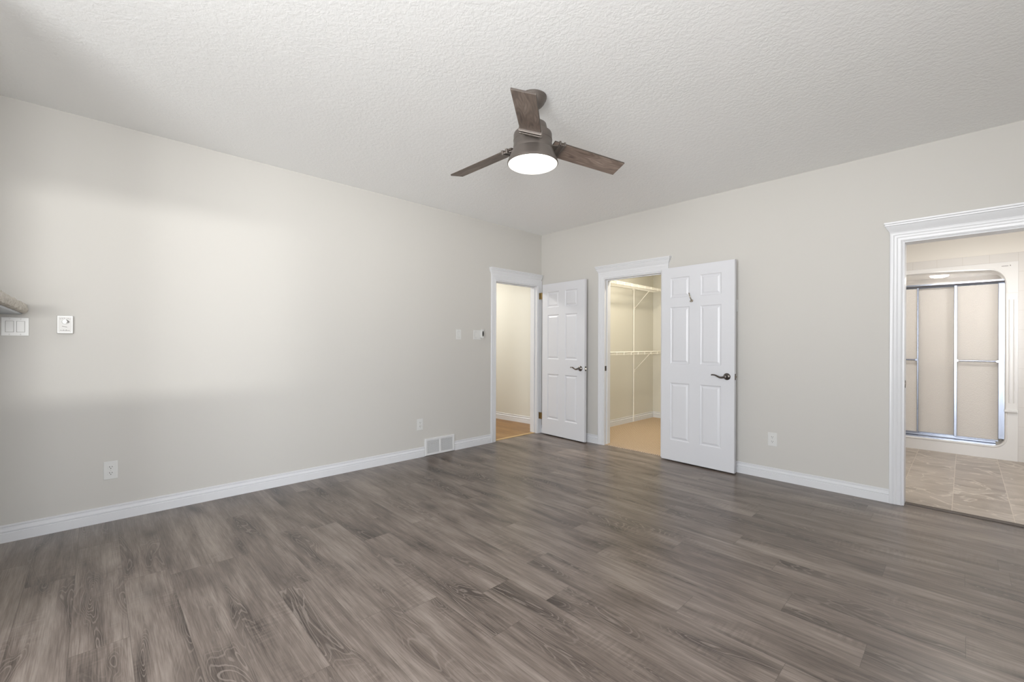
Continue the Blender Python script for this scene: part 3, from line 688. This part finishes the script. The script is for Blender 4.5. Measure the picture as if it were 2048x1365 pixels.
def outlet(label, loc, rz):
    t = thing('wall_outlet', label, 'outlet', loc, rz, 'wall outlets')
    obj('plate', plate(0.074, 0.124), M['plastic'], t, bevel=0.0028, seg=3)
    screw(t, 0, 0)
    for z in (0.0205, -0.0205):
        P = []
        for k in range(36):
            a = 2 * pi * k / 36; P.append((max(-0.0165, min(0.0165, 0.0185 * cos(a))), z + max(-0.0135, min(0.0135, 0.0165 * sin(a)))))
        rc = obj('receptacle', MB().prism(P, -0.0078, -0.004, 'y'), M['plastic'], t, bevel=0.0008)
        for x, hh in ((-0.0064, 0.0090), (0.0064, 0.0074)): obj('slot', MB().box(x - 0.0014, x + 0.0014, -0.0081, -0.006, z + 0.003 - hh / 2 + 0.001, z + 0.003 + hh / 2 + 0.001), M['slot'], rc)
        obj('ground_hole', MB().lathe([(0.0027, -0.0081), (0.0027, -0.006)], 14, (0, 0, z - 0.0072), 'y'), M['slot'], rc)
    return t
outlet('white wall outlet low on the left wall below the thermostat', (0, -4.398, 0.349), LW)
outlet('white wall outlet just above the floor vent', (0, -1.943, 0.354), LW)
outlet('white wall outlet between the closet door and the bathroom', (2.863, 0, 0.365), 0.0)

# thermostat
th = thing('thermostat', 'square white dial thermostat on the greige wall right of the mantel', 'thermostat', (0, -4.619, 1.346), LW)
obj('housing', MB().box(-0.037, 0.037, -0.046, 0.0, -0.058, 0.058), M['plastic'], th, bevel=0.003, seg=3)
obj('face_plate', MB().box(-0.029, 0.029, -0.0472, -0.045, -0.048, 0.048), M['plastic_dim'], th, bevel=0.001)
dl = obj('dial', MB().lathe([(0.0165, -0.0470), (0.0165, -0.0525), (0.0150, -0.0545)], 36, (0.002, 0, 0.018), 'y'), M['plastic'], th, smooth=35)
obj('pointer', MB().prism([(0.004, 0.036), (0.020, 0.020), (0.020, 0.014), (0.003, 0.006), (0.011, 0.017)], -0.0562, -0.0543, 'y'), M['grey_mark'], dl)
for k, (x, z) in enumerate(((-0.022, 0.036), (-0.013, 0.039), (-0.004, 0.041), (0.014, 0.039), (0.022, 0.036))):
    obj('tick_mark', MB().box(x - 0.0016, x + 0.0016, -0.0477, -0.0470, z - 0.002, z + 0.002), M['grey_mark'], th)
obj('setting_mark', MB().prism([(-0.014, -0.010), (0.010, -0.015), (0.010, -0.018), (-0.014, -0.013)], -0.0478, -0.0470, 'y'), M['grey_mark'], th)
for k in range(7):
    hh = (0.004, 0.0025, 0.005, 0.003, 0.006, 0.003, 0.004)[k]; x = -0.019 + 0.0062 * k
    obj('print_mark', MB().box(x - 0.0022, x + 0.0022, -0.0477, -0.0470, -0.040, -0.040 + hh), M['grey_mark'], th)

# floor vent register in the baseboard line
vt = thing('wall_vent', 'white metal vent register in the baseboard near the entry doorway', 'vent', (0, -1.687, 0.0), LW)
vx, v0, v1 = 0.198, 0.002, 0.188
fr = MB().loft([[(-vx, 0, v0), (vx, 0, v0), (vx, 0, v1), (-vx, 0, v1)], [(-vx, -0.014, v0), (vx, -0.014, v0), (vx, -0.014, v1), (-vx, -0.014, v1)], [(-vx + 0.006, -0.019, v0 + 0.006), (vx - 0.006, -0.019, v0 + 0.006), (vx - 0.006, -0.019, v1 - 0.006), (-vx + 0.006, -0.019, v1 - 0.006)],
    [(-vx + 0.028, -0.017, v0 + 0.024), (vx - 0.028, -0.017, v0 + 0.024), (vx - 0.028, -0.017, v1 - 0.024), (-vx + 0.028, -0.017, v1 - 0.024)], [(-vx + 0.029, -0.004, v0 + 0.025), (vx - 0.029, -0.004, v0 + 0.025), (vx - 0.029, -0.004, v1 - 0.025), (-vx + 0.029, -0.004, v1 - 0.025)]], caps=False)
obj('vent_frame', fr, M['vent'], vt)
obj('duct_shade', MB().box(-vx + 0.02, vx - 0.02, -0.0045, 0.0, v0 + 0.02, v1 - 0.02), M['vent_shade'], vt)  # flat dark sheet; the shade between the louvres is put into its colour
obj('centre_bar', MB().box(-0.010, 0.010, -0.019, -0.004, v0 + 0.022, v1 - 0.022), M['vent'], vt, bevel=0.002)
for xa, xb in ((-vx + 0.028, -0.010), (0.010, vx - 0.028)):
    gr = MB(); n = 13
    for k in range(n):
        z = v0 + 0.030 + (v1 - v0 - 0.058) * k / (n - 1)
        gr.add([(xa, -0.016, z - 0.0035), (xb, -0.016, z - 0.0035), (xb, -0.006, z + 0.003), (xa, -0.006, z + 0.003), (xa, -0.0168, z - 0.0025), (xb, -0.0168, z - 0.0025), (xb, -0.0068, z + 0.004), (xa, -0.0068, z + 0.004)], [(0, 1, 2, 3), (7, 6, 5, 4), (0, 4, 5, 1), (3, 2, 6, 7), (0, 3, 7, 4), (1, 5, 6, 2)])
    obj('louvre_grille', gr, M['vent'], vt)
obj('damper_lever', MB().box(-0.118, -0.075, -0.024, -0.014, v0 + 0.122, v0 + 0.127), M['plastic'], vt, bevel=0.001)

# stone mantel reaching in from the left
mt = thing('mantel_shelf', 'rough beige stone mantel end above the double light switch', 'mantel', (0, -4.785, 1.405))
rg = []
for k in range(41):
    x = 0.004 + 1.25 * k / 40.0
    j = [random.uniform(-0.004, 0.004) for _ in range(10)]
    tp = 0.062 if k else 0.054
    rg.append([(x, -0.19, 0.010), (x, -0.012, 0.006 + j[0] * 0.4), (x, 0.000 + j[1], 0.012 + j[2]), (x, 0.004 + j[3], 0.030 + j[4]), (x, 0.002 + j[5], tp - 0.014 + j[6]), (x, -0.006 + j[7], tp + j[8] * 0.5), (x, -0.19, tp)])
obj('stone_slab', MB().loft(rg), M['stone'], mt, smooth=30)
obj('underside', MB().prism([(-0.190, 0.009), (-0.020, 0.004), (-0.030, -0.002), (-0.190, -0.004)], 0.006, 1.25, 'x'), mat('sky tinted underside stone', (0.30, 0.34, 0.38), 0.22), mt)['label'] = 'smooth underside with the blue of reflected sky in its colour'  # blue sky reflection put into the base colour of the underside
obj('corbel', MB().prism([(-0.19, -0.004), (-0.110, -0.004), (-0.125, -0.020), (-0.19, -0.030)], 0.008, 1.25, 'x'), mat('dark slate', (0.10, 0.11, 0.12), 0.3), mt)
